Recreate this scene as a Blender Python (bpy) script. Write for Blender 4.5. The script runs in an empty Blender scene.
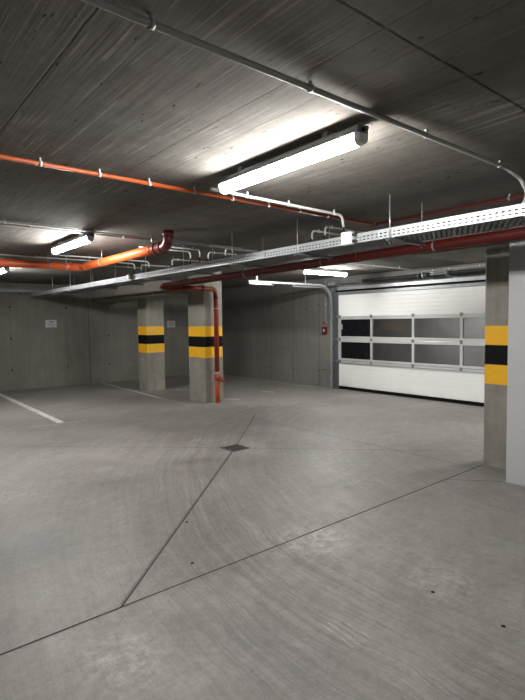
import bpy, bmesh, math, random
from mathutils import Vector, Matrix
random.seed(4)
PI = math.pi
scene = bpy.context.scene
COL = scene.collection

# ------------------------------------------------------------------ node helpers
class NT:
    def __init__(s, mat):
        s.t = mat.node_tree; s.n = s.t.nodes; s.l = s.t.links
    def new(s, k, **kw):
        n = s.n.new(k)
        for a, v in kw.items(): setattr(n, a, v)
        return n
    def put(s, sock, v):
        if isinstance(v, bpy.types.NodeSocket): s.l.new(v, sock)
        elif v is not None:
            if hasattr(sock.default_value, '__len__') and not hasattr(v, '__len__'):
                v = (v,) * len(sock.default_value)
            sock.default_value = v
    def m(s, op, a, b=None, c=None, clamp=False):
        n = s.new('ShaderNodeMath', operation=op, use_clamp=clamp)
        for i, v in enumerate((a, b, c)):
            if v is not None: s.put(n.inputs[i], v)
        return n.outputs[0]
    def vm(s, op, a, b=None):
        n = s.new('ShaderNodeVectorMath', operation=op)
        s.put(n.inputs[0], a)
        if b is not None: s.put(n.inputs[1], b)
        return n.outputs[0]
    def noise(s, vec, scale=5, detail=4, rough=.55, dist=0):
        n = s.new('ShaderNodeTexNoise')
        s.put(n.inputs['Vector'], vec); n.inputs['Scale'].default_value = scale
        n.inputs['Detail'].default_value = detail; n.inputs['Roughness'].default_value = rough
        n.inputs['Distortion'].default_value = dist
        return n.outputs['Fac']
    def ramp(s, f, a, b, lo=0., hi=1.):
        n = s.new('ShaderNodeMapRange'); s.put(n.inputs[0], f)
        n.inputs[1].default_value = a; n.inputs[2].default_value = b
        n.inputs[3].default_value = lo; n.inputs[4].default_value = hi
        return n.outputs[0]
    def mix(s, f, a, b, mode='MIX'):
        n = s.new('ShaderNodeMix', data_type='RGBA', blend_type=mode)
        s.put(n.inputs[0], f)
        s.put(n.inputs[6], a); s.put(n.inputs[7], b)
        return n.outputs[2]
    def scale(s, vec, v):
        n = s.new('ShaderNodeMapping'); s.put(n.inputs[0], vec); n.inputs['Scale'].default_value = v
        return n.outputs[0]
    def comb(s, x, y, z=0.):
        n = s.new('ShaderNodeCombineXYZ'); s.put(n.inputs[0], x); s.put(n.inputs[1], y); s.put(n.inputs[2], z)
        return n.outputs[0]
    def sep(s, v):
        n = s.new('ShaderNodeSeparateXYZ'); s.put(n.inputs[0], v); return n.outputs
    def bump(s, h, strength=.3, dist=.01):
        n = s.new('ShaderNodeBump'); n.inputs['Strength'].default_value = strength
        n.inputs['Distance'].default_value = dist; s.put(n.inputs['Height'], h); return n.outputs[0]

def C4(c): return (c[0], c[1], c[2], 1)
def mat(name):
    m = bpy.data.materials.new(name); m.use_nodes = True
    t = NT(m); b = t.n['Principled BSDF']
    return m, t, b
def plain(name, col, rough=.5, metal=0., var=.12, scale=6., spec=None, stretch=(1, 1, 1)):
    m, t, b = mat(name)
    co = t.new('ShaderNodeTexCoord').outputs['Object']
    f = t.noise(t.scale(co, stretch), scale, 5)
    dk = tuple(c * (1 - var) for c in col); lt = tuple(min(1, c * (1 + var)) for c in col)
    t.put(b.inputs['Base Color'], t.mix(t.ramp(f, .3, .7), C4(dk), C4(lt)))
    t.put(b.inputs['Roughness'], t.ramp(f, .3, .7, max(0, rough - .07), min(1, rough + .07)))
    b.inputs['Metallic'].default_value = metal
    if spec is not None: b.inputs['Specular IOR Level'].default_value = spec
    return m
def emis(name, col, s):
    m, t, b = mat(name)
    b.inputs['Base Color'].default_value = (.9, .9, .9, 1); b.inputs['Roughness'].default_value = .3
    b.inputs['Emission Color'].default_value = C4(col); b.inputs['Emission Strength'].default_value = s
    return m

def band(t, coord, pos, w, jit=None):
    """1 within w of pos along coord"""
    d = t.m('ABSOLUTE', t.m('SUBTRACT', t.m('ADD', coord, jit) if jit is not None else coord, pos))
    return t.ramp(d, w * .5, w, 1., 0.)

# board-marked ceiling: boards run along Y
def ceiling_mat():
    m, t, b = mat('board_marked_concrete')
    co = t.new('ShaderNodeTexCoord').outputs['Object']
    x, y, z = t.sep(co)
    wob = t.m('MULTIPLY', t.m('SUBTRACT', t.noise(co, 2.5, 3), .5), .02)
    st1 = t.noise(t.scale(co, (20, .9, 1)), 1, 4, .6)
    st2 = t.noise(t.scale(co, (95, 2.4, 1)), 1, 2, .5)
    # the formwork was rough in the middle bay and smoother in the outer panels
    rough_ = t.m('MULTIPLY', t.m('MULTIPLY', t.ramp(x, .62, .68, .25, 1.), t.ramp(x, 2.6, 3.3, 1., .45)), t.ramp(y, 1.08, 1.13, .45, 1.))
    big = t.noise(co, .9, 4, .6)
    mid = t.noise(co, 5, 5, .6)
    # individual board tone
    bid = t.m('FLOOR', t.m('DIVIDE', x, .125))
    by = t.m('FLOOR', t.m('DIVIDE', t.m('ADD', y, t.m('MULTIPLY', bid, .73)), 1.4))
    wn = t.new('ShaderNodeTexWhiteNoise'); wn.noise_dimensions = '2D'
    t.put(wn.inputs['Vector'], t.comb(bid, by))
    tone = wn.outputs['Value']
    def soft(f, a, b, lo, hi):
        return t.m('ADD', 1., t.m('MULTIPLY', t.ramp(f, a, b, lo - 1, hi - 1), rough_))
    # arrises between boards: thin dark or pale lines, different on every board
    fr = t.m('FRACT', t.m('DIVIDE', t.m('ADD', x, t.m('MULTIPLY', wob, .25)), .125))
    edge = t.ramp(t.m('MINIMUM', fr, t.m('SUBTRACT', 1, fr)), .02, .05, 1., 0.)
    edge = t.m('MULTIPLY', edge, t.m('MULTIPLY', t.m('SUBTRACT', tone, .55), t.ramp(t.noise(t.scale(co, (1, 1.3, 1)), 2, 3, .6), .40, .60)))
    v = soft(st1, .36, .64, .90, 1.09)
    v = t.m('MULTIPLY', v, t.m('ADD', 1, t.m('MULTIPLY', t.m('MULTIPLY', edge, rough_), .8)))
    v = t.m('MULTIPLY', v, soft(st2, .36, .64, .91, 1.10))
    v = t.m('MULTIPLY', v, soft(tone, 0, 1, .94, 1.05))
    v = t.m('MULTIPLY', v, t.ramp(t.noise(co, 26, 4, .7), .3, .7, .93, 1.07))
    v = t.m('MULTIPLY', v, t.ramp(big, .3, .7, .80, 1.16))
    v = t.m('MULTIPLY', v, t.ramp(mid, .3, .7, .86, 1.12))
    # pale fins where boards met
    fin = t.ramp(t.noise(t.scale(co, (60, 1.5, 1)), 1, 2, .5), .62, .66)
    fin = t.m('MULTIPLY', fin, t.m('MULTIPLY', rough_, t.ramp(t.noise(co, 1.8, 3), .42, .58)))
    v = t.m('MULTIPLY', v, t.m('ADD', 1, t.m('MULTIPLY', fin, .7)))
    # dark pits, longer along the boards
    pit = t.ramp(t.noise(t.scale(co, (34, 11, 1)), 1, 2, .5), .70, .73)
    v = t.m('MULTIPLY', v, t.m('SUBTRACT', 1, t.m('MULTIPLY', pit, .7)))
    brk = t.ramp(t.noise(t.scale(co, (3, 3, 1)), 3, 4, .7), .3, .5, .35, 1.)
    joints = None
    for (c, p, w, s) in ((y, 1.105, .009, .75), (y, 3.19, .006, .35), (x, .67, .006, .5), (x, 1.49, .006, .4), (y, 5.35, .006, .5), (y, 7.5, .006, .5), (y, 9.6, .006, .4),
                         (x, 1.70, .005, .35), (x, 2.53, .005, .4), (x, 3.06, .005, .35), (x, -.42, .006, .5), (y, -1.0, .007, .6), (x, 5.9, .006, .4), (x, 7.2, .006, .4)):
        q = t.m('MULTIPLY', t.m('MULTIPLY', band(t, c, p, w, wob), s), brk)
        joints = q if joints is None else t.m('MAXIMUM', joints, q)
    v = t.m('MULTIPLY', v, t.m('SUBTRACT', 1, joints))
    hue = t.mix(t.ramp(big, .35, .65), (.162, .145, .126, 1), (.150, .143, .132, 1))
    vm = t.new('ShaderNodeVectorMath', operation='SCALE'); t.put(vm.inputs[0], hue); t.put(vm.inputs['Scale'], v)
    t.put(b.inputs['Base Color'], vm.outputs[0])
    t.put(b.inputs['Roughness'], t.ramp(st1, .3, .7, .86, 1.)); b.inputs['Specular IOR Level'].default_value = .22
    h = t.m('ADD', t.m('MULTIPLY', st1, .6), t.m('ADD', t.m('MULTIPLY', st2, .3), t.m('MULTIPLY', tone, .25)))
    t.put(b.inputs['Normal'], t.bump(t.m('SUBTRACT', h, t.m('MULTIPLY', joints, .6)), .35, .006))
    return m

def wall_mat(name, col, seams=(), axis=0, var=1., holes=()):
    m, t, b = mat(name)
    co = t.new('ShaderNodeTexCoord').outputs['Object']
    c = t.sep(co)
    big = t.noise(co, 1.1, 5, .6); mid = t.noise(co, 6, 5, .65); fine = t.noise(co, 38, 4, .6)
    run = t.noise(t.scale(co, (9, 9, .7)), 1, 4, .6)
    v = t.ramp(big, .3, .7, 1 - .16 * var, 1 + .14 * var)
    v = t.m('MULTIPLY', v, t.ramp(mid, .3, .7, 1 - .10 * var, 1 + .09 * var))
    v = t.m('MULTIPLY', v, t.ramp(fine, .3, .7, .95, 1.05))
    v = t.m('MULTIPLY', v, t.ramp(run, .3, .7, 1 - .10 * var, 1 + .08 * var))
    pit = t.ramp(t.noise(co, 17, 2, .5), .735, .76)
    v = t.m('MULTIPLY', v, t.m('SUBTRACT', 1, t.m('MULTIPLY', pit, .4 * var)))
    for (p, w, s) in seams:
        jit = t.m('MULTIPLY', t.m('SUBTRACT', mid, .5), .012)
        v = t.m('MULTIPLY', v, t.m('SUBTRACT', 1, t.m('MULTIPLY', band(t, c[axis], p, w, jit), s)))
    sc = t.new('ShaderNodeVectorMath', operation='SCALE'); sc.inputs[0].default_value = col; t.put(sc.inputs['Scale'], v)
    t.put(b.inputs['Base Color'], sc.outputs[0])
    t.put(b.inputs['Roughness'], t.ramp(mid, .3, .7, .6, .82))
    t.put(b.inputs['Normal'], t.bump(t.m('ADD', mid, t.m('MULTIPLY', fine, .5)), .25, .006))
    return m

def floor_mat():
    m, t, b = mat('power_floated_concrete')
    co = t.new('ShaderNodeTexCoord').outputs['Object']
    x, y, z = t.sep(co)
    big = t.noise(co, .55, 5, .6, .4); mid = t.noise(co, 2.4, 6, .65, .3); fine = t.noise(co, 30, 5, .65); grit = t.noise(co, 120, 3, .6)
    # tyre sweeps: polar streaks round the turning centre of cars leaving the gate
    def polar(cx, cy, fr, fa, warp=.35):
        dx = t.m('SUBTRACT', x, cx); dy = t.m('SUBTRACT', y, cy)
        r = t.m('SQRT', t.m('ADD', t.m('MULTIPLY', dx, dx), t.m('MULTIPLY', dy, dy)))
        a = t.m('ARCTAN2', dy, t.m('MULTIPLY', dx, -1))
        r2 = t.m('ADD', r, t.m('MULTIPLY', t.m('SUBTRACT', big, .5), warp))
        return r, a, t.comb(t.m('MULTIPLY', r2, fr), t.m('MULTIPLY', a, fa))
    r, a, pv = polar(8., 1.4, 16, 2.2)
    s1 = t.noise(pv, 1, 5, .62)
    r, a, pw = polar(8., 1.4, 75, 7)
    s2 = t.noise(pw, 1, 3, .6)
    r_, a_, pq = polar(4.4, -3., 13, 3.)
    s3 = t.noise(pq, 1, 4, .6)
    patch = t.ramp(t.noise(co, .8, 4, .6), .38, .62)
    track = t.m('MULTIPLY', t.ramp(t.m('ABSOLUTE', t.m('SUBTRACT', r, 6.05)), .12, 1.0, 1., .3), t.ramp(mid, .3, .6, .5, 1.))
    v = t.ramp(big, .32, .68, .80, 1.16)
    v = t.m('MULTIPLY', v, t.ramp(mid, .3, .7, .80, 1.16))
    v = t.m('MULTIPLY', v, t.ramp(t.noise(co, 9, 6, .75, .6), .32, .68, .88, 1.12))
    v = t.m('MULTIPLY', v, t.ramp(fine, .32, .68, .89, 1.10))
    v = t.m('MULTIPLY', v, t.ramp(grit, .32, .68, .90, 1.09))
    d1 = t.m('MULTIPLY', t.ramp(s1, .36, .66, -.5, 1.), t.m('MULTIPLY', track, .17))
    d2 = t.m('MULTIPLY', t.ramp(s2, .42, .64, 0., 1.), t.m('MULTIPLY', track, .27))
    d3 = t.m('MULTIPLY', t.ramp(s3, .4, .66, -.4, 1.), t.m('MULTIPLY', patch, .10))
    v = t.m('MULTIPLY', v, t.m('SUBTRACT', 1, t.m('ADD', d1, t.m('ADD', d2, d3))))
    # broad dull stain and dusty scuffs
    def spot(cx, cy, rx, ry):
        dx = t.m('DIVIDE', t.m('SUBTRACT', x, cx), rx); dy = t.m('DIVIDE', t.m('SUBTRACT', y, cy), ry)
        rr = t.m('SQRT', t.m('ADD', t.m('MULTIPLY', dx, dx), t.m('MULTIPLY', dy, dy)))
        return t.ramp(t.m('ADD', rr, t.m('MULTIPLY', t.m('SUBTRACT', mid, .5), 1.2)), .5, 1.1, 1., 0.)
    st = spot(1.05, 3.75, .22, .34)
    v = t.m('MULTIPLY', v, t.m('SUBTRACT', 1, t.m('MULTIPLY', st, .20)))
    st2 = spot(1.45, 1.65, .35, .7)
    v = t.m('MULTIPLY', v, t.m('SUBTRACT', 1, t.m('MULTIPLY', st2, .16)))
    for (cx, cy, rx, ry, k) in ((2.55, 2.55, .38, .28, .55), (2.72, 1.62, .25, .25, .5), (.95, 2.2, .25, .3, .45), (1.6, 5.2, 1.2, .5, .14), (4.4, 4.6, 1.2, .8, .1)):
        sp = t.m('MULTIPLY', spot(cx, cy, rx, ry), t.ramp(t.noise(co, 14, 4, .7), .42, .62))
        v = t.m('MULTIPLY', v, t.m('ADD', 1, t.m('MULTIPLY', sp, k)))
    hue = t.mix(t.ramp(mid, .35, .65), (.262, .241, .224, 1), (.254, .241, .229, 1))
    hue = t.mix(t.m('MULTIPLY', st, .8), hue, (.255, .266, .262, 1))
    sc = t.new('ShaderNodeVectorMath', operation='SCALE'); t.put(sc.inputs[0], hue); t.put(sc.inputs['Scale'], v)
    t.put(b.inputs['Base Color'], sc.outputs[0])
    t.put(b.inputs['Roughness'], t.ramp(t.m('ADD', mid, t.m('MULTIPLY', s1, .4)), .5, .9, .42, .66))
    t.put(b.inputs['Normal'], t.bump(t.m('ADD', fine, t.m('ADD', mid, s2)), .12, .004))
    return m

M = {}
M['ceiling'] = ceiling_mat()
M['floor'] = floor_mat()
M['joint'] = plain('saw_cut_filler', (.035, .033, .032), .8)
M['hole'] = plain('cored_hole', (.008, .008, .008), .9)
M['paint'] = plain('worn_white_line', (.56, .55, .53), .6, var=.3, scale=9)
M['paint_thin'] = plain('faded_white_line', (.36, .345, .32), .7, var=.35, scale=14)
M['scuff'] = plain('pale_scratch', (.30, .288, .27), .55, var=.3, scale=20)
M['wall_left'] = wall_mat('shuttered_concrete', (.200, .189, .165), ((4.98, .012, .6), (3.06, .006, .3), (4.4, .006, .3), (6.3, .008, .35), (7.5, .008, .3)), 0)
M['wall_back'] = wall_mat('grey_shuttered_concrete', (.178, .174, .158), ((10.35, .014, .35), (9.48, .016, .4), (8.55, .02, .4), (11.6, .01, .3)), 1)
M['wall_plain'] = wall_mat('plain_concrete', (.24, .235, .225))
M['beam'] = wall_mat('beam_concrete', (.21, .195, .170), var=1.2)
M['painted'] = plain('pale_grey_paint', (.47, .475, .49), .7, var=.03, scale=3)
M['column'] = wall_mat('column_concrete', (.265, .25, .215), var=1.4)
M['yellow'] = plain('yellow_paint', (.86, .46, .012), .45, var=.06)
M['black'] = plain('black_paint', (.004, .004, .005), .6, var=.2, spec=.15)
M['galv'] = plain('galvanised_steel', (.46, .48, .50), .52, .55, var=.10, scale=14)
M['galv_dark'] = plain('dull_galvanised_steel', (.27, .29, .30), .5, .6, var=.15, scale=12)
M['jamb'] = plain('dark_zinc_frame', (.12, .13, .14), .5, .4, var=.15)
M['zinc'] = plain('bright_zinc', (.72, .74, .75), .35, .8, var=.05)
M['dark_metal'] = plain('dark_steel', (.045, .045, .047), .45, .6, var=.2)
M['rust_pipe'] = plain('red_brown_pipe', (.085, .008, .005), .55, var=.10, scale=4, spec=.3)
M['orange'] = plain('orange_sewer_pipe', (.66, .115, .030), .34, var=.06, scale=3)
M['red_dark'] = plain('dark_red_pipe', (.065, .008, .006), .5, var=.12)
M['elbow_red'] = plain('deep_red_fitting', (.10, .014, .010), .35, var=.15, scale=5)
M['down_red'] = plain('red_downpipe', (.22, .024, .010), .45, var=.12, scale=4)
M['tray_floor'] = plain('shaded_zinc_sheet', (.27, .28, .28), .55, .3, var=.2, scale=20)  # darker than the rails: shade of the tray underside put into the colour
M['down_orange'] = plain('scuffed_orange_pipe', (.50, .085, .025), .45, var=.3, scale=14)
M['orange_dark'] = plain('dusty_red_pipe', (.30, .05, .028), .40, var=.15, scale=5)
M['thin_orange'] = plain('orange_conduit', (.46, .085, .014), .38, var=.08)
M['grey_pvc'] = plain('grey_plastic_conduit', (.33, .33, .32), .45, var=.05)
M['white_pvc'] = plain('white_plastic', (.74, .74, .72), .4, var=.04)
M['housing'] = plain('grey_lamp_housing', (.17, .19, .20), .5, var=.05)
M['cable'] = plain('black_cable', (.012, .012, .012), .5)
M['door_white'] = plain('white_door_skin', (.84, .85, .83), .42, var=.02, scale=3)
M['alu'] = plain('anodised_aluminium', (.62, .63, .63), .38, .35, var=.04, stretch=(1, .3, 1))
M['rubber'] = plain('black_rubber', (.004, .004, .004), .7, spec=.12)
M['box_white'] = plain('white_box_plastic', (.75, .76, .76), .4, var=.03)
M['red_box'] = plain('red_box_plastic', (.13, .012, .012), .4, var=.05)
M['sign_plate'] = plain('sign_plate', (.55, .55, .56), .4, var=.03)
M['sign_ink'] = plain('sign_ink', (.14, .15, .19), .5)
M['iron'] = plain('cast_iron', (.13, .127, .12), .5, .5, var=.25, scale=30)
M['led'] = emis('led_diffuser', (1.0, .985, .95), 57.)
def pane_mat():
    m, t, b = mat('smoked_acrylic')
    tr = t.new('ShaderNodeBsdfTransparent'); tr.inputs[0].default_value = (.60, .60, .61, 1)
    gl = t.new('ShaderNodeBsdfGlossy'); gl.inputs['Roughness'].default_value = .08
    fr = t.new('ShaderNodeFresnel'); fr.inputs['IOR'].default_value = 1.45
    mx = t.new('ShaderNodeMixShader'); t.l.new(fr.outputs[0], mx.inputs[0]); t.l.new(tr.outputs[0], mx.inputs[1]); t.l.new(gl.outputs[0], mx.inputs[2])
    t.l.new(mx.outputs[0], t.n['Material Output'].inputs['Surface']); return m
M['pane'] = pane_mat()
M['pane_black'] = plain('blacked_out_pane', (.006, .006, .009), .30, var=.1, spec=.3)

# ------------------------------------------------------------------ mesh helpers
class MB:
    def __init__(s, mats): s.bm = bmesh.new(); s.mats = mats
    def box(s, x0, x1, y0, y1, z0, z1, mi=0, bev=0.):
        bm = s.bm
        vs = [bm.verts.new(p) for p in ((x0, y0, z0), (x1, y0, z0), (x1, y1, z0), (x0, y1, z0), (x0, y0, z1), (x1, y0, z1), (x1, y1, z1), (x0, y1, z1))]
        fs = [bm.faces.new([vs[i] for i in q]) for q in ((0, 3, 2, 1), (4, 5, 6, 7), (0, 1, 5, 4), (1, 2, 6, 5), (2, 3, 7, 6), (3, 0, 4, 7))]
        for f in fs: f.material_index = mi
        if bev:
            es = list({e for f in fs for e in f.edges})
            r = bmesh.ops.bevel(bm, geom=es, offset=bev, segments=2, affect='EDGES', profile=.5)
            for f in r['faces']: f.material_index = mi
        return s
    def quad(s, pts, mi=0):
        f = s.bm.faces.new([s.bm.verts.new(p) for p in pts]); f.material_index = mi; return s
    def tube(s, pts, r, seg=12, fillet=0., mi=0, caps=True, arc=6):
        P = [Vector(p) for p in pts]; path = []
        for i, p in enumerate(P):
            if fillet and 0 < i < len(P) - 1:
                a = (P[i - 1] - p).normalized(); b = (P[i + 1] - p).normalized()
                ang = a.angle(b)
                if ang > PI - .01: path.append(p); continue
                d = min(fillet / math.tan(ang / 2), (P[i - 1] - p).length * .49, (P[i + 1] - p).length * .49)
                rr = d * math.tan(ang / 2)
                cen = p + (a + b).normalized() * (rr / math.sin(ang / 2))
                s0 = p + a * d - cen; s1 = p + b * d - cen
                tot = s0.angle(s1); ax = s0.cross(s1).normalized()
                for k in range(arc + 1):
                    path.append(cen + Matrix.Rotation(tot * k / arc, 3, ax) @ s0)
            else: path.append(p)
        n = len(path); T = []
        for i in range(n):
            T.append(((path[min(i + 1, n - 1)] - path[max(i - 1, 0)])).normalized())
        up = Vector((0, 0, 1)) if abs(T[0].z) < .9 else Vector((1, 0, 0))
        u = T[0].cross(up).normalized(); rings = []
        for i in range(n):
            u = (u - T[i] * u.dot(T[i])).normalized(); w = T[i].cross(u)
            rings.append([s.bm.verts.new(path[i] + (u * math.cos(2 * PI * k / seg) + w * math.sin(2 * PI * k / seg)) * r) for k in range(seg)])
        for i in range(n - 1):
            for k in range(seg):
                f = s.bm.faces.new((rings[i][k], rings[i][(k + 1) % seg], rings[i + 1][(k + 1) % seg], rings[i + 1][k]))
                f.smooth = True; f.material_index = mi
        if caps:
            s.bm.faces.new(rings[0][::-1]).material_index = mi; s.bm.faces.new(rings[-1]).material_index = mi
        return s
    def disc(s, c, r, axis='Z', seg=14, mi=0, h=.001, stretch=1.):
        a = {'X': (1, 0, 0), 'Y': (0, 1, 0), 'Z': (0, 0, 1)}[axis]
        c = Vector(c); a = Vector(a) * h
        return s.tube([c, c + a], r, seg, mi=mi)
    def ring(s, c, axis, r, w, th, seg=18, mi=0):
        """a band of width w round a pipe of radius r, thickness th"""
        c = Vector(c); a = Vector(axis).normalized() * w / 2
        u = a.orthogonal().normalized(); v = a.normalized().cross(u)
        R = []
        for off, rad in ((-1, r), (-1, r + th), (1, r + th), (1, r)):
            R.append([s.bm.verts.new(c + a * off + (u * math.cos(2 * PI * k / seg) + v * math.sin(2 * PI * k / seg)) * rad) for k in range(seg)])
        for i in range(4):
            for k in range(seg):
                f = s.bm.faces.new((R[i][k], R[i][(k + 1) % seg], R[(i + 1) % 4][(k + 1) % seg], R[(i + 1) % 4][k])); f.material_index = mi
                f.smooth = i == 1
        return s
    def build(s, name, parent=None, kind=None):
        bm = s.bm
        if parent is not None:
            w = world_loc(parent)
            bmesh.ops.translate(bm, verts=bm.verts, vec=-w)
        bmesh.ops.recalc_face_normals(bm, faces=bm.faces)
        me = bpy.data.meshes.new(name); bm.to_mesh(me); bm.free()
        for m in s.mats: me.materials.append(m)
        o = bpy.data.objects.new(name, me); COL.objects.link(o)
        if parent is not None: o.parent = parent
        if kind: o['kind'] = kind
        return o
def world_loc(o):
    v = Vector(o.location)
    while o.parent: o = o.parent; v += o.location
    return v
def mb(*names): return MB([M[n] for n in names])
def tag(o, label, cat, group=None, kind=None):
    o['label'] = label; o['category'] = cat
    if group: o['group'] = group
    if kind: o['kind'] = kind
    return o
def thing(name, label, cat, loc, group=None, kind=None):
    o = bpy.data.objects.new(name, None); COL.objects.link(o); o.location = loc; o.empty_display_size = .1
    return tag(o, label, cat, group, kind)
def copy_tree(o, loc=None, label=None, rz=None, parent=None):
    c = o.copy(); COL.objects.link(c)
    if parent is not None: c.parent = parent
    if loc is not None: c.location = loc
    if rz is not None: c.rotation_euler = (0, 0, rz)
    if label: c['label'] = label
    for ch in [q for q in bpy.data.objects if q.parent == o]: copy_tree(ch, parent=c)
    return c

XW, YW, CZ, CZ2 = 8.90, 13.25, 2.62, 2.62     # gate wall, left wall, ceiling heights
# ------------------------------------------------------------------ the setting
f = mb('floor', 'joint', 'hole', 'paint', 'paint_thin', 'scuff')
f.box(-5.2, 9.1, -5.2, 13.45, -.2, 0)
def strip(a, b, w, mi, z=.0012):
    a = Vector((a[0], a[1], z)); b = Vector((b[0], b[1], z)); d = (b - a).normalized(); n = Vector((-d.y, d.x, 0)) * w / 2
    f.quad([a - n, b - n, b + n, a + n], mi)
for a, b, w in (((-5, 2.63), (5.3, 2.63), .013), ((1.12, 2.63), (3.58, 4.93), .014), ((3.88, 5.22), (5.4, 6.72), .010),
                ((3.58, 5.22), (-4.2, 12.9), .007), ((3.88, 4.92), (6.19, 2.56), .008), ((5.13, 2.63), (5.13, 6.45), .008),
                ((4.54, 2.63), (4.9, 2.22), .008), ((1.13, 2.66), (3.58, 4.955), .004)):
    strip(a, b, w, 1)
strip((2.66, 13.1), (2.62, 8.32), .11, 3)
strip((5.26, 13.2), (5.08, 9.58), .08, 3); strip((5.08, 9.58), (5.03, 8.3), .07, 4)
strip((2.1, 8.28), (3.05, 8.2), .05, 4)
strip((6.03, 10.58), (6.2, 10.2), .07, 3)
strip((6.0, 8.55), (6.2, 8.2), .07, 3)
strip((7.28, 8.86), (7.38, 8.5), .07, 3)
strip((8.72, 12.9), (8.6, 8.45), .06, 4)
for (x, y, r) in ((2.58, 1.57, .012), (2.56, 1.15, .012), (1.70, 2.81, .012), (2.03, 3.43, .012), (3.33, 3.98, .009), (.55, 1.75, .009)):
    f.disc((x, y, .0005), r, 'Z', 12, 2, .001)
for k in range(4):
    strip((1.86 + k * .035, 1.78 - k * .01), (1.84 + k * .04, 1.55 - k * .005), .009, 5)
f.build('floor', kind='structure')

c = mb('ceiling'); c.box(-5.2, 9.1, -5.2, 13.45, CZ, CZ + .2)
c.build('ceiling', kind='structure')

w = mb('wall_left', 'hole'); w.box(-5.2, 9.1, YW, YW + .2, 0, CZ)
for x in (.2, 1.63, 3.06, 4.4, 5.52, 6.95):
    for z in (.5, 1.27, 2.03):
        if (x, z) != (4.4, 1.27): w.disc((x, YW - .004, z), .022, 'Y', 10, 1, .004)
w.build('wall_left', kind='structure')

D0, D1, DT = 2.62, 7.90, 2.28               # gate opening
w = mb('wall_back', 'hole')
w.box(XW, XW + .2, D1, YW, 0, CZ); w.box(XW, XW + .2, -5.2, D0, 0, CZ); w.box(XW, XW + .2, D0, D1, DT, CZ)
for y, z in ((10.98, .35), (10.42, .36), (9.49, .38), (8.56, .38), (8.41, .42), (8.33, .42), (9.49, 2.0), (10.42, 2.0), (8.56, 2.0), (9.9, .9), (9.0, 1.9), (9.9, 1.95)):
    w.disc((XW - .004, y, z), .018, 'X', 10, 1, .004)
w.build('wall_back', kind='structure')
w = mb('painted'); w.box(4.9, 5.22, -5.2, 2.2, 0, CZ, bev=.004); w.build('wall_right', kind='structure')
w = mb('wall_plain'); w.box(-5.2, 9.1, -5.4, -5.2, 0, CZ); w.build('wall_front', kind='structure')
w = mb('wall_plain'); w.box(-5.4, -5.2, -5.2, 13.45, 0, CZ); w.build('wall_side', kind='structure')

# outside the gate: ramp foot with its retaining walls
w = mb('wall_plain'); w.box(9.1, 13.2, -1, 10.4, -.2, -.0); w.build('floor_outside', kind='structure')
w = mb('wall_plain')
w.box(12.2, 12.4, -1, 10.4, 0, 3.2); w.box(9.1, 12.4, 10.2, 10.4, 0, 3.2); w.box(9.1, 12.4, -1, -.8, 0, 3.2); w.box(9.1, 12.4, -1, 10.4, 3.2, 3.4)
w.build('wall_outside', kind='structure')

# downstand over the far column and drop panel over the near one
b = mb('beam'); b.box(5.06, 5.95, 8.965, YW - .002, 2.19, CZ - .002, bev=.006)
tag(b.build('ceiling_beam'), 'concrete downstand beam over the far banded column, running to the left wall', 'beam', kind='thing')
b = mb('beam'); b.box(5.03, 6.28, 2.204, 3.36, 2.335, CZ - .002, bev=.006)
tag(b.build('drop_panel'), 'thickened concrete slab over the banded column by the pale grey wall', 'drop panel', kind='thing')

# ------------------------------------------------------------------ columns
def column(x0, x1, y0, y1, label, zt, zz=(.9, 1.11, 1.32, 1.525)):
    ch = .014
    prof = [(x0 + ch, y0), (x1 - ch, y0), (x1, y0 + ch), (x1, y1 - ch), (x1 - ch, y1), (x0 + ch, y1), (x0, y1 - ch), (x0, y0 + ch)]
    w = thing('concrete_column', label, 'column', ((x0 + x1) / 2, (y0 + y1) / 2, 0), 'banded concrete columns', 'thing')
    def shell(z0, z1, name, mt, caps):
        q = mb(mt)
        a = [q.bm.verts.new((p[0], p[1], z0)) for p in prof]; c_ = [q.bm.verts.new((p[0], p[1], z1)) for p in prof]
        for k in range(8): q.bm.faces.new((a[k], a[(k + 1) % 8], c_[(k + 1) % 8], c_[k]))
        if caps: q.bm.faces.new(a[::-1]); q.bm.faces.new(c_)
        return q
    q = shell(0, zz[0], 's', 'column', False)
    q.build('shaft', w)
    q = mb('column')
    a = [q.bm.verts.new((p[0], p[1], zz[3])) for p in prof]; c_ = [q.bm.verts.new((p[0], p[1], zt)) for p in prof]
    for k in range(8): q.bm.faces.new((a[k], a[(k + 1) % 8], c_[(k + 1) % 8], c_[k]))
    q.build('upper_shaft', w)
    for i, (n, mt) in enumerate((('yellow_band', 'yellow'), ('black_band', 'black'), ('yellow_band', 'yellow'))):
        shell(zz[i], zz[i + 1], n, mt, False).build(n, w)
column(5.42, 5.86, 8.32, 8.93, 'concrete column with yellow and black bands and the red downpipe on its face', CZ - .001)
column(5.42, 5.88, 10.78, 11.25, 'plain concrete column with yellow and black bands, farthest from the gate', 2.189)
column(5.30, 5.74, 2.05, 2.63, 'banded concrete column standing beside the pale grey wall', 2.334)

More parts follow.
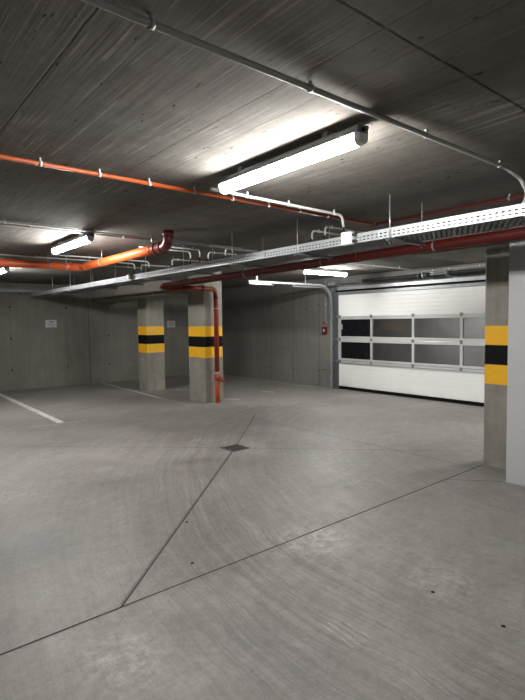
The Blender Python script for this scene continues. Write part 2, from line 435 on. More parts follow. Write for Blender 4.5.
# ------------------------------------------------------------------ lamps (1.5 m damp-proof LED battens)
LP = []
def make_lamp(label):
    t = thing('ceiling_lamp', label, 'lamp', (0, 0, 0), 'long LED batten lamps')
    L = .622; n = 12
    def loft(mt, prof, y0, y1, name, k=1.):
        q = mb(mt)
        A = [q.bm.verts.new((x, y0, z)) for x, z in prof]; B = [q.bm.verts.new((x * k, y1, z if k == 1 else .07 + (z - .07) * k)) for x, z in prof]
        for i in range(len(prof)):
            f = q.bm.faces.new((A[i], A[(i + 1) % len(prof)], B[(i + 1) % len(prof)], B[i])); f.smooth = False
        q.bm.faces.new(A[::-1]); q.bm.faces.new(B); return q.build(name, t)
    loft('housing', [(-.043, .076), (-.040, .104), (-.030, .118), (.030, .118), (.040, .104), (.043, .076)], -L, L, 'housing')
    U = [(.036 * math.cos(PI + PI * k / n), .052 + .034 * math.sin(PI + PI * k / n)) for k in range(n + 1)]
    loft('led', [(-.037, .0755)] + U + [(.037, .0755)], -L + .03, L - .03, 'diffuser')
    for s in (-1, 1):
        U2 = [(.038 * math.cos(PI + PI * k / n), .052 + .036 * math.sin(PI + PI * k / n)) for k in range(n + 1)]
        loft('white_pvc', [(-.039, .0755)] + U2 + [(.039, .0755)], s * (L - .029), s * (L + .006), 'end_cap', .86)
        q = mb('dark_metal'); q.tube([(0, s * (L + .001), .094), (0, s * (L + .028), .094)], .012, 10); q.build('cable_gland', t)
        q = mb('galv_dark'); q.box(-.026, .026, s * .38 - .02, s * .38 + .02, .118, .148); q.build('mounting_bracket', t)
        for sx in (-1, 1):
            for yy in (.13, .5):
                q = mb('galv_dark'); q.box(sx * .0445 - .0015, sx * .0445 + .0015, s * yy - .008, s * yy + .008, .068, .090); q.build('clip', t)
    return t
LZ = CZ - .148
lampA = make_lamp('bright LED batten lamp on the ceiling nearest the camera, largest of them')
lampA.location = (2.06, 2.285, LZ)
copy_tree(lampA, (2.08, 6.01, LZ), 'LED batten lamp hanging just above the bend of the thick orange pipe')
copy_tree(lampA, (2.10, 9.80, LZ), 'LED batten lamp cut by the left picture edge, below the thick orange pipe')
copy_tree(lampA, (7.26, 6.80, LZ + .01), 'LED batten lamp behind the cable tray, in the bay before the gate', rz=PI / 2)
copy_tree(lampA, (2.085, -3.2, LZ), 'added LED batten lamp behind the camera, unseen and put in for its light')  # unseen extra batten, added for its light
copy_tree(lampA, (7.15, 2.2, LZ), 'added LED batten lamp before the gate, unseen behind the pale grey wall', rz=PI / 2)  # hidden extra batten, added to light the gate bay

# ------------------------------------------------------------------ conduits
def conduit(pts, r, mt, label, clips=(), cable=None, name='conduit', cat='conduit', group=None, clipmat='white_pvc', fil=.06, hang=None):
    base = Vector(pts[0]) if not clips else Vector(clips[0])
    t = thing(name, label, cat, base, group)
    q = mb(mt); q.tube(pts, r, 12, fil); q.build('tube', t)
    for cpt in clips:
        cpt = Vector(cpt)
        ax = None
        for a, b_ in zip(pts, pts[1:]):
            a = Vector(a); b_ = Vector(b_); d = (b_ - a)
            if (cpt - a).cross(d).length / d.length < r * 1.5: ax = d.normalized(); break
        ax = ax or Vector((1, 0, 0))
        k = mb(clipmat); k.ring(cpt, ax, r * .98, .017, .004, 12)
        top = hang if hang else (CZ if cpt.x < 5.3 else CZ2)
        if top - cpt.z > r: k.box(cpt.x - .006, cpt.x + .006, cpt.y - .006, cpt.y + .006, cpt.z + r, top)
        k.build('saddle_clip', t)
    if cable:
        k = mb('cable'); k.tube(cable, .007, 8, .03); k.build('cable', t)
    return t
# grey conduit across the front of the ceiling, dropping to the tray
CC = 2.592
conduit([(-4.9, 1.55, CC), (3.38, 1.55, CC), (3.52, 1.51, 2.535), (3.57, 1.48, 2.43), (3.52, 1.50, 2.35)], .0132, 'grey_pvc', 'grey conduit crossing the ceiling above the nearest lamp and curving down to the tray',
        [(x, 1.55, CC) for x in (.04, .825, 1.57, 2.45, 3.30)], fil=.10, clipmat='grey_pvc')
# white conduit from the lamp to the tray
conduit([(2.12, 3.13, 2.586), (3.61, 3.162, 2.583), (3.63, 3.162, 2.475)], .0123, 'white_pvc', 'white conduit from the end of the nearest lamp to the tray',
        [(2.47, 3.138, 2.5855), (2.92, 3.147, 2.5845), (3.50, 3.160, 2.583)], [(3.63, 3.162, 2.485), (3.64, 3.15, 2.32)])
# pair on the ceiling
conduit([(-4.9, 5.18, 2.599), (4.2, 5.46, 2.599)], .0095, 'grey_pvc', 'thin grey conduit near the downturned orange pipe elbow, nearer of a pair', [(x, 5.18 + (x + 4.9) / 9.1 * .28, 2.599) for x in (.34, 1.23, 2.12, 3.02)])
conduit([(-4.9, 5.46, 2.592), (4.5, 5.50, 2.592)], .011, 'grey_pvc', 'thin grey conduit crossing just over the second lamp, farther of a pair', [(x, 5.46 + (x + 4.9) / 9.4 * .04, 2.592) for x in (.76, 1.49, 2.5, 3.7)])
drops = [  # Y, x start, x drop, direction, label
    (7.86, -4.9, 3.76, 1, 'white conduit passing over the bend of the thick orange pipe and dropping to the tray'),
    (7.48, 2.3, 3.83, 1, 'short white conduit dropping to the tray just left of the thick pipe elbow'),
    (6.12, 3.0, 3.78, 1, 'bent white conduit dropping to the tray, left of a close pair'),
    (5.88, 3.05, 3.78, 1, 'bent white conduit dropping to the tray, right of a close pair'),
    (7.95, 4.5, 3.92, -1, 'white conduit rising from the tray left of the thick pipe elbow and turning right'),
    (7.00, 4.6, 3.98, -1, 'white conduit rising from the tray below the thick pipe elbow and turning right'),
    (6.00, 4.5, 4.00, -1, 'stubby white conduit rising from the tray right of the bent pair'),
    (5.58, 4.5, 4.00, -1, 'white conduit rising from the middle of the tray with a short level end'),
    (3.94, 4.9, 4.00, -1, 'white conduit looping out of the tray, left one beside the white box'),
    (3.68, 4.9, 3.93, -1, 'white conduit looping out of the tray, nearest the white box')]
for (y, xs, xd, d, lab) in drops:
    conduit([(xs, y, 2.599), (xd, y, 2.597), (xd, y, 2.50)], .0100, 'white_pvc', lab,
            [(xd - d * .11, y, 2.597)] + ([(xs + .55, y, 2.598)] if abs(xs - xd) > .8 and xs > 0 and d > 0 else []) + ([(.76, y, 2.599), (1.6, y, 2.599), (2.2, y, 2.599), (3.0, y, 2.598)] if xs < 0 else []),
            [(xd, y, 2.51), (min(xd, 3.84), y, 2.32)], group='white conduits dropping to the cable tray', fil=.05)
conduit([(-4.9, 8.42, 2.599), (4.2, 8.42, 2.599)], .0105, 'grey_pvc', 'thin conduit on the ceiling beyond the orange pipe, under the far lamp glow', [(x, 8.42, 2.599) for x in (.85, 1.87, 2.9, 3.9)])
conduit([(5.042, 13.2, 2.205), (5.042, 9.05, 2.205)], .013, 'grey_pvc', 'pale conduit along the lower edge of the beam over the far column', [(5.042, y, 2.205) for y in (12.4, 11.0, 9.7)], hang=2.2)
conduit([(4.95, 5.70, 2.585), (8.86, 5.75, 2.585)], .011, 'white_pvc', 'white conduit on the low ceiling towards the gate', [(x, 5.70 + (x - 4.95) / 3.91 * .05, 2.585) for x in (6.4, 7.4, 8.2)])
conduit([(8.872, 5.70, 2.565), (8.872, 3.0, 2.565)], .012, 'grey_pvc', 'grey conduit on the wall above the gate springs', [(8.872, y, 2.565) for y in (5.45, 5.1, 4.5, 3.9)], hang=2.58)
conduit([(8.878, 8.30, 2.60), (8.878, 8.30, 1.52)], .011, 'grey_pvc', 'grey conduit down the wall to the red push button', [(8.878, 8.30, 2.0)], hang=1.9)

# orange thin pipe
FZ = 2.584
t = thing('fire_pipe', 'thin orange pipe with white clips crossing the ceiling to a dark red run', 'pipe', (2.06, 3.265, FZ))
q = mb('thin_orange'); q.tube([(-4.9, 3.265, FZ), (4.215, 3.265, FZ)], .0140, 14); q.build('straight_tube', t)
q = mb('red_dark'); q.tube([(4.225, 3.32, FZ), (4.225, -4.9, FZ)], .0170, 14); q.build('branch_tube', t)
q = mb('red_dark'); q.ring((4.225, 3.265, FZ), (0, 1, 0), .016, .07, .006, 14); q.build('tee', t)
for x in (-.5, -.14, .23, .595, .96, 1.33, 1.69, 2.06, 2.42, 2.80, 3.16, 3.53):
    q = mb('white_pvc'); q.ring((x, 3.265, FZ), (1, 0, 0), .0138, .018, .003, 12); q.box(x - .005, x + .005, 3.260, 3.270, FZ + .015, CZ); q.build('clip', t)
for y in (2.7, 1.9, 1.1):
    q = mb('galv_dark'); q.ring((4.225, y, FZ), (0, 1, 0), .0168, .018, .003, 12); q.box(4.220, 4.230, y - .005, y + .005, FZ + .018, CZ); q.build('clip', t)

# ------------------------------------------------------------------ cable tray
TX0, TX1, TZ0, TZ1 = 3.468, 3.86, 2.276, 2.352
TY0, TY1 = -4.9, 12.98
t = thing('cable_tray', 'long perforated galvanised cable tray hung from the ceiling beside the red pipe', 'cable tray', (TX0, 2.51, TZ0))
def side(x, y0, y1):
    q = mb('galv'); th = .0015
    q.box(x - th, x + th, y0, y1, TZ0, TZ0 + .016); q.box(x - th, x + th, y0, y1, TZ0 + .026, TZ0 + .042); q.box(x - th, x + th, y0, y1, TZ0 + .052, TZ1)
    q.box(x - .006, x + .006, y0, y1, TZ1 - .003, TZ1 + .003)
    y = y0
    while y < y1:
        for z in (TZ0 + .016, TZ0 + .042): q.box(x - th, x + th, y, min(y + .020, y1), z, z + .010)
        y += .044
    return q
side(TX0, TY0, TY1).build('side_rail', t); side(TX1, TY0, TY1).build('side_rail', t)
q = mb('tray_floor')
nx = 5; wx = (TX1 - TX0) / nx
for i in range(nx + 1):
    x = TX0 + i * wx; q.box(max(TX0, x - .022), min(TX1, x + .022), TY0, TY1, TZ0, TZ0 + .002)
y = TY0
while y < TY1:
    q.box(TX0, TX1, y, y + .026, TZ0, TZ0 + .002); y += .044
q.build('perforated_bottom', t)
for y in (.9, 4.2, 7.1, 9.3):
    q = mb('galv'); q.box(TX0 - .005, TX0 - .0016, y - .08, y + .08, TZ0 + .008, TZ1 - .010)
    for dy in (-.07, -.03, .03, .07): q.tube([(TX0 - .004, y + dy, TZ0 + .035), (TX0 - .010, y + dy, TZ0 + .035)], .005, 8)
    q.build('splice_plate', t)
trap = [2.51, 3.60, 4.68, 5.76, 6.84, 7.92, 9.0, 10.1, 11.2, 1.42, .34, -.76]
for y in trap:
    h = thing('trapeze_hanger', 'x', 'hanger', (TX0 - .02, y, 2.245), 'trapeze hangers under the cable tray')
    lab = {2.51: 'steel trapeze hanger with two rods, nearest one seen right of the white box', 3.60: 'steel trapeze hanger under the tray just left of the white box',
           4.68: 'steel trapeze hanger second left of the white box', 5.76: 'steel trapeze hanger under the tray by the bent pair of white conduits',
           6.84: 'steel trapeze hanger under the tray behind the thick pipe elbow', 7.92: 'steel trapeze hanger under the tray left of the thick pipe elbow',
           9.0: 'steel trapeze hanger under the tray, third from the left wall', 10.1: 'steel trapeze hanger under the tray, second from the left wall', 11.2: 'steel trapeze hanger under the tray, next to the left wall',
           1.42: 'steel trapeze hanger at the right picture edge', .34: 'steel trapeze hanger of the tray beside the camera', -.76: 'steel trapeze hanger of the tray behind the camera'}[y]
    h['label'] = lab
    q = mb('galv_dark'); q.box(TX0 - .05, TX1 + .08, y - .018, y + .018, TZ0 - .028, TZ0 - .025); q.box(TX0 - .05, TX1 + .08, y - .018, y - .016, TZ0 - .028, TZ0 - .003); q.box(TX0 - .05, TX1 + .08, y + .016, y + .018, TZ0 - .028, TZ0 - .003); q.build('channel', h)
    for x in (TX0 - .018, TX1 + .05):
        q = mb('zinc'); q.tube([(x, y, TZ0 - .05), (x, y, CZ)], .0035, 8); q.build('threaded_rod', h)
        for z in (TZ0 - .034, TZ0 - .018):
            q = mb('dark_metal'); q.tube([(x, y, z - .005), (x, y, z + .005)], .008, 6); q.build('nut', h)
# cable bundle lying in the tray
for i, (x, r, n) in enumerate(((3.50, .010, 'black cable lying in the tray along its near rail'), (3.55, .013, 'thick black cable lying in the tray, second from the near rail'), (3.61, .011, 'black cable lying along the middle of the tray'), (3.64, .009, 'thin black cable lying beside the added thick cables in the tray'))):
    q = mb('cable'); pts = [(x + .004 * math.sin(k * 1.7 + i), TY0 + .1 + k * .75, TZ0 + .003 + r) for k in range(24) if TY0 + .1 + k * .75 < TY1]
    q.tube(pts, r, 8); tag(q.build('electric_cable'), n, 'cable', 'cables lying in the tray')
for x, z, n in ((3.70, .030, 'added thick black cable low in the tray, blocking lamp light'), (3.80, .030, 'added thick black cable by the far rail, blocking lamp light'), (3.775, .082, 'added thick black cable on top of those two, blocking lamp light')):  # unseen cables, stacked in to stop lamp light passing above the far rail
    q = mb('cable'); q.tube([(x, TY0 + .1, TZ0 + z), (x, 4., TZ0 + z), (x, TY1 - .1, TZ0 + z)], .026, 12); tag(q.build('electric_cable'), n, 'cable', 'cables lying in the tray')
def jbox(name, c, s, label):
    t = thing(name, label, 'junction box', (c[0], c[1], c[2] - s / 2), 'white junction boxes on the tray')
    q = mb('box_white'); q.box(c[0] - .045, c[0], c[1] - s / 2, c[1] + s / 2, c[2] - s / 2, c[2] + s / 2, bev=.006); q.build('body', t)
    q = mb('white_pvc'); q.box(c[0] - .054, c[0] - .0455, c[1] - s / 2 + .006, c[1] + s / 2 - .006, c[2] - s / 2 + .006, c[2] + s / 2 - .006, bev=.003); q.build('lid', t)
    for dz in (-.03, .025):
        q = mb('cable'); q.tube([(c[0] - .022, c[1] - s / 2, c[2] + dz), (c[0] - .022, c[1] - s / 2 - .04, c[2] + dz)], .012, 8); q.build('cable_gland', t)
jbox('junction_box', (TX0 - .0065, 2.95, 2.324), .115, 'square white junction box on the side of the cable tray')
jbox('junction_box', (TX0 - .0065, 7.38, 2.324), .085, 'small white box on the tray below the thick orange pipe')
# wall tray at the far end
t = thing('wall_cable_tray', 'pale cable tray running along the left wall below the ceiling', 'cable tray', (2.0, 13.08, 2.385))
q = mb('galv_dark'); q.box(-4.9, 3.80, 13.0, 13.004, 2.385, 2.455); q.build('side_rail', t)
q = mb('galv'); q.box(-4.9, 3.80, 13.004, 13.2, 2.385, 2.389); q.build('bottom', t)
for x in (-3, -1.4, .2, 1.8, 3.3):
    q = mb('galv_dark'); q.box(x - .02, x + .02, 13.0, YW, 2.34, 2.383); q.build('bracket', t)

# ------------------------------------------------------------------ big pipes
def clamp(t, c, axis, r, top=None, mt='galv', w=.028):
    """pipe clamp with its rod; sub-part rod"""
    q = mb(mt); q.ring(c, axis, r, w, .004, 20); k = q.build('pipe_clamp', t)
    if top:
        q = mb('zinc'); q.tube([(c[0], c[1], c[2] + r), (c[0], c[1], top)], .005, 8); q.build('rod', k)
        q = mb(mt); q.tube([(c[0], c[1], c[2] + r), (c[0], c[1], c[2] + r + .03)], .011, 6); q.build('nut', k)
    return k
# red-brown collector along the beam, slight fall away from the camera
def pz(y): return 2.378 - .0085 * (y - 2)
t = thing('drain_pipe', 'long red-brown drain pipe hung level beside the concrete beam, below the tray', 'pipe', (4.78, 2.9, pz(2.9)))
q = mb('rust_pipe'); q.tube([(4.78, -4.9, pz(-4.9)), (4.78, 8.72, pz(8.72))], .056, 24); q.build('tube', t)
for y in (1.2, 2.91, 4.51, 6.14, 7.7):
    clamp(t, (4.78, y, pz(y)), (0, 1, 0), .056, CZ, 'galv_dark', .018)
for y in (3.95, 8.0):
    q = mb('rust_pipe'); q.ring((4.78, y, pz(y)), (0, 1, 0), .0555, .07, .006, 24); q.build('coupling', t)
# downpipe on the column
t = thing('downpipe', 'red downpipe running under the beam and down the face of the nearer banded column', 'pipe', (5.62, 8.22, 0))
zz = 2.255
q = mb('down_red')
q.tube([(4.78, 8.735, pz(8.72)), (4.78, 8.86, pz(8.72) - .01), (5.04, 8.86, 2.27), (5.04, 8.20, zz), (5.625, 8.20, zz - .005), (5.625, 8.20, .62)], .046, 20, .10, arc=8); q.build('tube', t)
q = mb('down_orange'); q.tube([(5.625, 8.20, .0), (5.625, 8.20, .62)], .047, 20); low = q.build('lower_tube', t)
for c_, ax in (((5.04, 8.40, zz + .005), (0, 1, 0)), ((5.32, 8.20, zz - .002), (1, 0, 0)), ((5.625, 8.20, 2.08), (0, 0, 1))):
    q = mb('elbow_red'); q.ring(c_, ax, .0455, .055, .008, 20); q.build('coupling', t)
clamp(t, (5.625, 8.20, 1.87), (0, 0, 1), .046, None, 'galv_dark'); clamp(t, (5.625, 8.20, .60), (0, 0, 1), .047, None, 'galv')
q = mb('orange_dark'); q.ring((5.625, 8.20, .50), (0, 0, 1), .047, .12, .010, 20)
q.tube([(5.66, 8.19, .47), (5.70, 8.12, .47)], .042, 18); q.tube([(5.694, 8.13, .47), (5.706, 8.108, .47)], .050, 12); q.build('inspection_cap', t)
# thick orange sewer pipe
ox, oz, oy = 2.785, 2.458, 7.64
t = thing('sewer_pipe', 'thick orange sewer pipe with a corner bend and a dark elbow up into the ceiling', 'pipe', (ox, oy, oz))
q = mb('orange'); q.tube([(-4.9, oy - .15, oz), (ox - .05, oy, oz), (ox, oy - .05, oz - .002), (ox, 5.23, oz - .003)], .055, 24, .10, arc=8); q.build('tube', t)
for (c_, ax) in (((ox - .19, oy - .004, oz), (1, .02, 0)), ((ox, oy - .21, oz - .001), (0, 1, 0)), ((1.6, oy - .04, oz), (1, .02, 0))):
    q = mb('orange'); q.ring(c_, ax, .0545, .055, .006, 24); q.build('socket', t)
q = mb('elbow_red'); q.tube([(ox, 5.27, oz - .003), (ox, 4.97, oz - .003), (ox, 4.97, CZ)], .058, 24, .10, arc=8); e_ = q.build('elbow', t)
for (c_, ax, w_) in (((ox, 5.25, oz - .003), (0, 1, 0), .06), ((ox, 5.10, oz - .003), (0, 1, 0), .035), ((ox, 4.97, CZ - .04), (0, 0, 1), .05)):
    q = mb('elbow_red'); q.ring(c_, ax, .056, w_, .011, 24); q.build('collar', e_)
for x in (.5, 2.30, 2.56): clamp(t, (x, oy - .15 * (ox - x) / (ox + 4.9), oz), (1, .02, 0), .055, CZ, 'galv_dark' if x == 2.30 else 'galv', .022)
clamp(t, (ox, 6.84, oz - .001), (0, 1, 0), .055, CZ, 'galv', .022); clamp(t, (ox, 5.36, oz - .003), (0, 1, 0), .055, CZ, 'dark_metal', .022)

# ------------------------------------------------------------------ garage gate
PX = 8.84
d = thing('door_1', 'wide white sectional garage gate with two rows of dark windows', 'garage door', (PX, (D0 + D1) / 2, 0), kind='structure')
Y0, Y1 = 2.70, 7.86
cols = [7.86, 6.91, 5.86, 4.82, 3.78, 2.70]
def ribbed(z0, z1, n, name):
    """insulated panel with horizontal ribs (real grooves)"""
    q = mb('door_white'); h = (z1 - z0) / n
    xs = []
    for i in range(n):
        a = z0 + i * h; b_ = a + h
        xs += [(a + .000, PX + .007), (a + .007, PX), (b_ - .007, PX), (b_ - .000, PX + .007)]
    pr = [(x, z) for z, x in xs] + [(PX + .04, z1), (PX + .04, z0)]
    A = [q.bm.verts.new((x, Y0, z)) for x, z in pr]; B = [q.bm.verts.new((x, Y1, z)) for x, z in pr]
    keep = []
    for k in range(len(pr)):
        if (A[k].co - A[(k + 1) % len(pr)].co).length > 1e-5: q.bm.faces.new((A[k], A[(k + 1) % len(pr)], B[(k + 1) % len(pr)], B[k]))
    bmesh.ops.remove_doubles(q.bm, verts=q.bm.verts, dist=1e-5)
    return q.build(name, d)
ribbed(1.70, 2.19, 6, 'top_panel'); ribbed(.075, .60, 7, 'bottom_panel')
def rail(z0, z1, name='rail', x=PX - .012, mt='alu'):
    q = mb(mt); q.box(x, PX + .03, Y0, Y1, z0, z1, bev=.003); return q.build(name, d)
rail(1.625, 1.665); rail(1.668, 1.700)
rail(1.175, 1.240); rail(1.108, 1.172)
rail(.665, .730); rail(.605, .662)
q = mb('galv_dark'); q.box(PX - .014, PX - .006, Y0, Y1, .672, .682); q.box(PX - .03, PX - .012, Y0, Y1, .622, .630); q.build('stiffener', d)
q = mb('rubber'); q.box(PX - .004, PX + .034, Y0, Y1, .004, .075, bev=.01); q.build('bottom_seal', d)
for (z0, z1) in ((1.24, 1.625), (.73, 1.108)):
    for i in range(5):
        ya, yb = cols[i + 1], cols[i]
        q = mb('pane_black' if i == 0 else 'pane')
        q.box(PX + .008, PX + .014, ya + .03, yb - .03, z0, z1); q.build('window_pane', d)
        q = mb('rubber')
        g = .006
        for (a, b_, c_, e) in ((ya + .026, ya + .026 + g, z0, z1), (yb - .026 - g, yb - .026, z0, z1), (ya + .026, yb - .026, z0, z0 + g), (ya + .026, yb - .026, z1 - g, z1)):
            q.box(PX + .002, PX + .012, a, b_, c_, e)
        q.build('window_gasket', d)
    for i in range(6):
        y = min(max(cols[i], Y0 + .03), Y1 - .03)
        q = mb('alu'); wdt = .028 if 0 < i < 5 else .04
        q.box(PX - .010, PX + .03, y - wdt, y + wdt, z0, z1, bev=.003); q.build('mullion', d)
for z in (1.69, 1.172, .664):
    for i in (1, 2, 3, 4):
        y = cols[i]; q = mb('galv_dark'); q.box(PX - .024, PX - .0125, y - .03, y + .03, z - .033, z + .033, bev=.003)
        q.tube([(PX - .03, y, z - .025), (PX - .03, y, z + .025)], .008, 8); q.build('hinge', d)
    for y in (Y1 - .03,):
        q = mb('galv_dark'); q.box(PX - .03, PX - .0125, y - .05, y + .06, z - .04, z + .035, bev=.003); q.tube([(PX - .04, y + .01, z), (PX - .04, y + .14, z)], .010, 8); q.build('roller_bracket', d)
q = mb('zinc'); q.box(PX - .020, PX - .012, Y1 - .13, Y1 - .07, 1.40, 1.52, bev=.004); q.box(PX - .032, PX - .020, Y1 - .11, Y1 - .09, 1.44, 1.49, bev=.003); q.build('lock_plate', d)
# frame around it: galvanised jamb, header strips
q = mb('jamb')
for s, y in ((1, Y1), (-1, Y0)):
    a, b_ = (y + .005, y + .125) if s > 0 else (y - .125, y - .005)
    q.box(PX - .02, PX + .058, a, b_, 0, 2.36, bev=.003)
    e = b_ if s > 0 else a
    q.box(PX - .055, PX - .02, e - .012, e + .012, 0, 2.3)
q.build('jamb', d)
q = mb('galv_dark'); q.box(PX - .01, PX + .058, Y0 - .1, Y1 + .1, 2.195, 2.262, bev=.003); q.build('header_angle', d)
q = mb('rubber'); q.box(PX - .03, PX + .05, Y0 - .05, Y1 + .06, 2.263, 2.300); q.build('header_seal', d)
q = mb('galv'); q.box(PX - .02, PX + .058, Y0 - .1, Y1 + .05, 2.302, 2.372, bev=.004); q.build('header_rail', d)
# tracks
def track(y, name, label):
    t = thing(name, label, 'door track', (8.3, y, 2.40), 'curved steel tracks of the gate')
    def prof(path, w, nm, mt='galv'):
        q = mb(mt); n = len(path); R = []
        for i, (x, z) in enumerate(path):
            a = path[max(i - 1, 0)]; b_ = path[min(i + 1, n - 1)]
            tx, tz = b_[0] - a[0], b_[1] - a[1]; l = math.hypot(tx, tz); nx_, nz_ = -tz / l * w, tx / l * w
            R.append([q.bm.verts.new(p) for p in ((x - nx_, y - .016, z - nz_), (x + nx_, y - .016, z + nz_), (x + nx_, y + .016, z + nz_), (x - nx_, y + .016, z - nz_))])
        for i in range(n - 1):
            for k in range(4): q.bm.faces.new((R[i][k], R[i][(k + 1) % 4], R[i + 1][(k + 1) % 4], R[i + 1][k]))
        q.bm.faces.new(R[0][::-1]); q.bm.faces.new(R[-1]); q.build(nm, t)
    def curve(x0, zt, xr, rad, zb):
        return [(x0, zt), (xr - rad, zt)] + [(xr - rad + rad * math.sin(PI / 2 * k / 10), zt - rad + rad * math.cos(PI / 2 * k / 10)) for k in range(1, 11)] + [(xr, zb)]
    prof(curve(6.33, 2.425, PX - .035, .40, .02), .020, 'outer_track')
    prof(curve(7.55, 2.372, PX - .085, .34, 1.75), .014, 'inner_track', 'galv_dark')
    q = mb('galv'); q.box(6.33, 6.95, y - .02, y + .02, 2.365, 2.395, bev=.003); q.build('end_stop', t)
    q = mb('dark_metal'); q.box(6.92, 7.0, y - .03, y + .03, 2.350, 2.385, bev=.004); q.build('buffer', t)
    for x in (6.55, 7.95):
        q = mb('zinc'); q.box(x - .012, x + .012, y - .003, y + .003, 2.445, CZ2 + .004); q.build('track_hanger', t)
    for z in (.25, .95, 1.60):
        q = mb('galv_dark'); q.box(PX - .05, PX + .05, y - .03, y + .04, z - .03, z + .03, bev=.003); q.build('track_bracket', t)
track(8.05, 'door_track', 'curved galvanised track at the left side of the gate, reaching back under the ceiling')
track(2.48, 'door_track', 'curved galvanised track at the hidden right side of the gate')
# spring shaft
t = thing('spring_shaft', 'dark torsion spring shaft with cable drums above the white gate', 'spring shaft', (8.62, 5.3, 2.45))
q = mb('galv_dark'); q.tube([(8.62, 2.5, 2.455), (8.62, 8.08, 2.455)], .0125, 12); q.build('shaft', t)
def spring(y0, y1):
    q = mb('dark_metal'); turns = int((y1 - y0) / .022); n = turns * 6; R = .034
    q.tube([(8.62 + R * math.cos(2 * PI * k / 6), y0 + (y1 - y0) * k / n, 2.455 + R * math.sin(2 * PI * k / 6)) for k in range(n + 1)], .007, 5); q.build('spring', t)
spring(5.62, 6.95); spring(3.45, 4.88)
for y in (7.98, 2.58):
    q = mb('galv_dark'); q.tube([(8.62, y - .04, 2.455), (8.62, y + .04, 2.455)], .048, 20); q.ring((8.62, y - .04, 2.455), (0, 1, 0), .048, .008, .014, 20); q.ring((8.62, y + .04, 2.455), (0, 1, 0), .048, .008, .014, 20); q.build('cable_drum', t)
for y in (5.58, 5.40, 4.93, 7.80, 7.0):
    q = mb('dark_metal' if y < 7 else 'galv_dark'); q.tube([(8.62, y - .025, 2.455), (8.62, y + .025, 2.455)], .044, 14); q.build('cone', t)
for y in (5.49, 4.99, 7.85, 3.3):
    q = mb('galv_dark'); q.box(8.57, XW - .001, y - .004, y + .004, 2.40, 2.51); q.box(XW - .006, XW - .001, y - .04, y + .04, 2.385, 2.53); q.build('wall_bracket', t)
# push button unit
t = thing('push_button', 'small red wall button box with a white centre left of the gate', 'push button', (XW, 8.335, 1.30))
q = mb('red_box'); q.box(XW - .055, XW - .001, 8.265, 8.405, 1.285, 1.455, bev=.008); q.build('body', t)
q = mb('white_pvc'); q.box(XW - .062, XW - .0555, 8.315, 8.355, 1.34, 1.40, bev=.003); q.build('button', t)
t = thing('alarm_sounder', 'tiny red alarm fitting above the red button box', 'alarm', (XW, 8.38, 1.53))
q = mb('red_box'); q.tube([(XW - .03, 8.38, 1.555), (XW - .001, 8.38, 1.555)], .03, 14); q.build('body', t)
q = mb('galv_dark'); q.tube([(XW - .036, 8.38, 1.555), (XW - .0305, 8.38, 1.555)], .014, 12); q.build('grille', t)

# ------------------------------------------------------------------ signs
def sign(xc, zc, w_, h_, label):
    t = thing('wall_sign', label, 'sign', (xc, YW - .004, zc), 'small notices on the left wall')
    q = mb('sign_plate'); q.box(xc - w_ / 2, xc + w_ / 2, YW - .008, YW - .0005, zc - h_ / 2, zc + h_ / 2); q.build('plate', t)
    q = mb('sign_ink')
    y = YW - .0095
    q.box(xc - .055, xc + .06, y, y + .0012, zc + .055, zc + .068); q.box(xc - .03, xc + .035, y, y + .0012, zc + .03, zc + .047)
    for k, (a, b_) in enumerate(((-.10, .08), (-.09, .10), (-.11, .11), (-.08, .09))):
        z = zc + .012 - k * .026
        x = xc + a
        while x < xc + b_:
            l = random.uniform(.012, .034); q.box(x, min(x + l, xc + b_), y, y + .0012, z, z + .011); x += l + .008
    q.build('print', t)
sign(4.01, 1.62, .27, .185, 'small white notice on the left wall between two tie-hole seams')
sign(7.46, 1.565, .27, .2, 'small white notice on the left wall seen between the two columns')

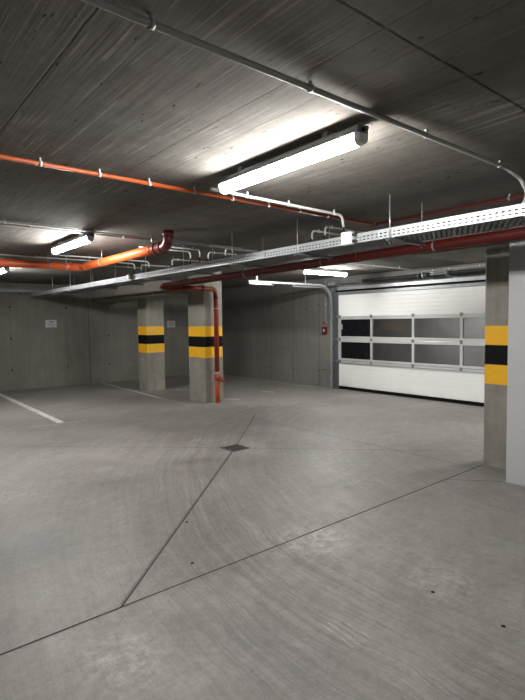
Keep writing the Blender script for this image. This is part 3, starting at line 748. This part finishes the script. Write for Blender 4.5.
# ------------------------------------------------------------------ floor drain
t = thing('floor_drain', 'square dark iron floor drain where the saw-cut joints cross', 'drain', (3.73, 5.07, 0))
a = .135; q = mb('iron')
cx, cy = 3.73, 5.07
for (x0, x1, y0, y1) in ((-a, a, -a, -a + .022), (-a, a, a - .022, a), (-a, -a + .022, -a, a), (a - .022, a, -a, a)):
    q.box(cx + x0, cx + x1, cy + y0, cy + y1, .0005, .006)
q.build('rim', t)
q = mb('hole'); q.box(cx - a + .02, cx + a - .02, cy - a + .02, cy + a - .02, .0005, .0015); q.build('sump', t)
q = mb('iron')
for k in range(6):
    x = cx - .1 + k * .04; q.box(x - .008, x + .008, cy - a + .02, cy + a - .02, .0018, .005)
q.box(cx - a + .02, cx + a - .02, cy - .01, cy + .01, .0018, .005); q.build('grate', t)

# ------------------------------------------------------------------ light outside the gate: unseen, added to brighten the ramp behind the panes
t = thing('added_ramp_light', 'added unseen light over the ramp, brightening the view through the panes', 'lamp', (10.6, 4.5, 3.2))
q = mb('housing'); q.box(10.54, 10.66, 2.5, 6.5, 3.14, 3.199); q.build('housing', t)
q = mb('led'); q.box(10.53, 10.67, 2.52, 6.48, 3.09, 3.139); q.build('diffuser', t)

# ------------------------------------------------------------------ world, camera, view
wd = bpy.data.worlds.new('world'); scene.world = wd; wd.use_nodes = True
wd.node_tree.nodes['Background'].inputs[0].default_value = (.5, .52, .55, 1)
wd.node_tree.nodes['Background'].inputs[1].default_value = .004

fpx = 500.39; yaw = math.radians(39.678); pit = math.radians(3.2373); rol = math.radians(-.74645)
F = Vector((math.sin(yaw) * math.cos(pit), math.cos(yaw) * math.cos(pit), -math.sin(pit)))
R0 = Vector((math.cos(yaw), -math.sin(yaw), 0)); U0 = R0.cross(F)
R = R0 * math.cos(rol) + U0 * math.sin(rol); U = -R0 * math.sin(rol) + U0 * math.cos(rol)
cam = bpy.data.cameras.new('camera'); co = bpy.data.objects.new('camera', cam); COL.objects.link(co)
mx = Matrix((R, U, -F)).transposed().to_4x4(); mx.translation = Vector((0, 0, 1.6)); co.matrix_world = mx
cam.sensor_fit = 'VERTICAL'; cam.sensor_height = 36; cam.lens = 36 * fpx / 700; cam.clip_start = .05; cam.clip_end = 100
scene.camera = co
vs = scene.view_settings; vs.view_transform = 'Standard'; vs.look = 'None'; vs.exposure = 1.8; vs.gamma = 1; vs.use_curve_mapping = False
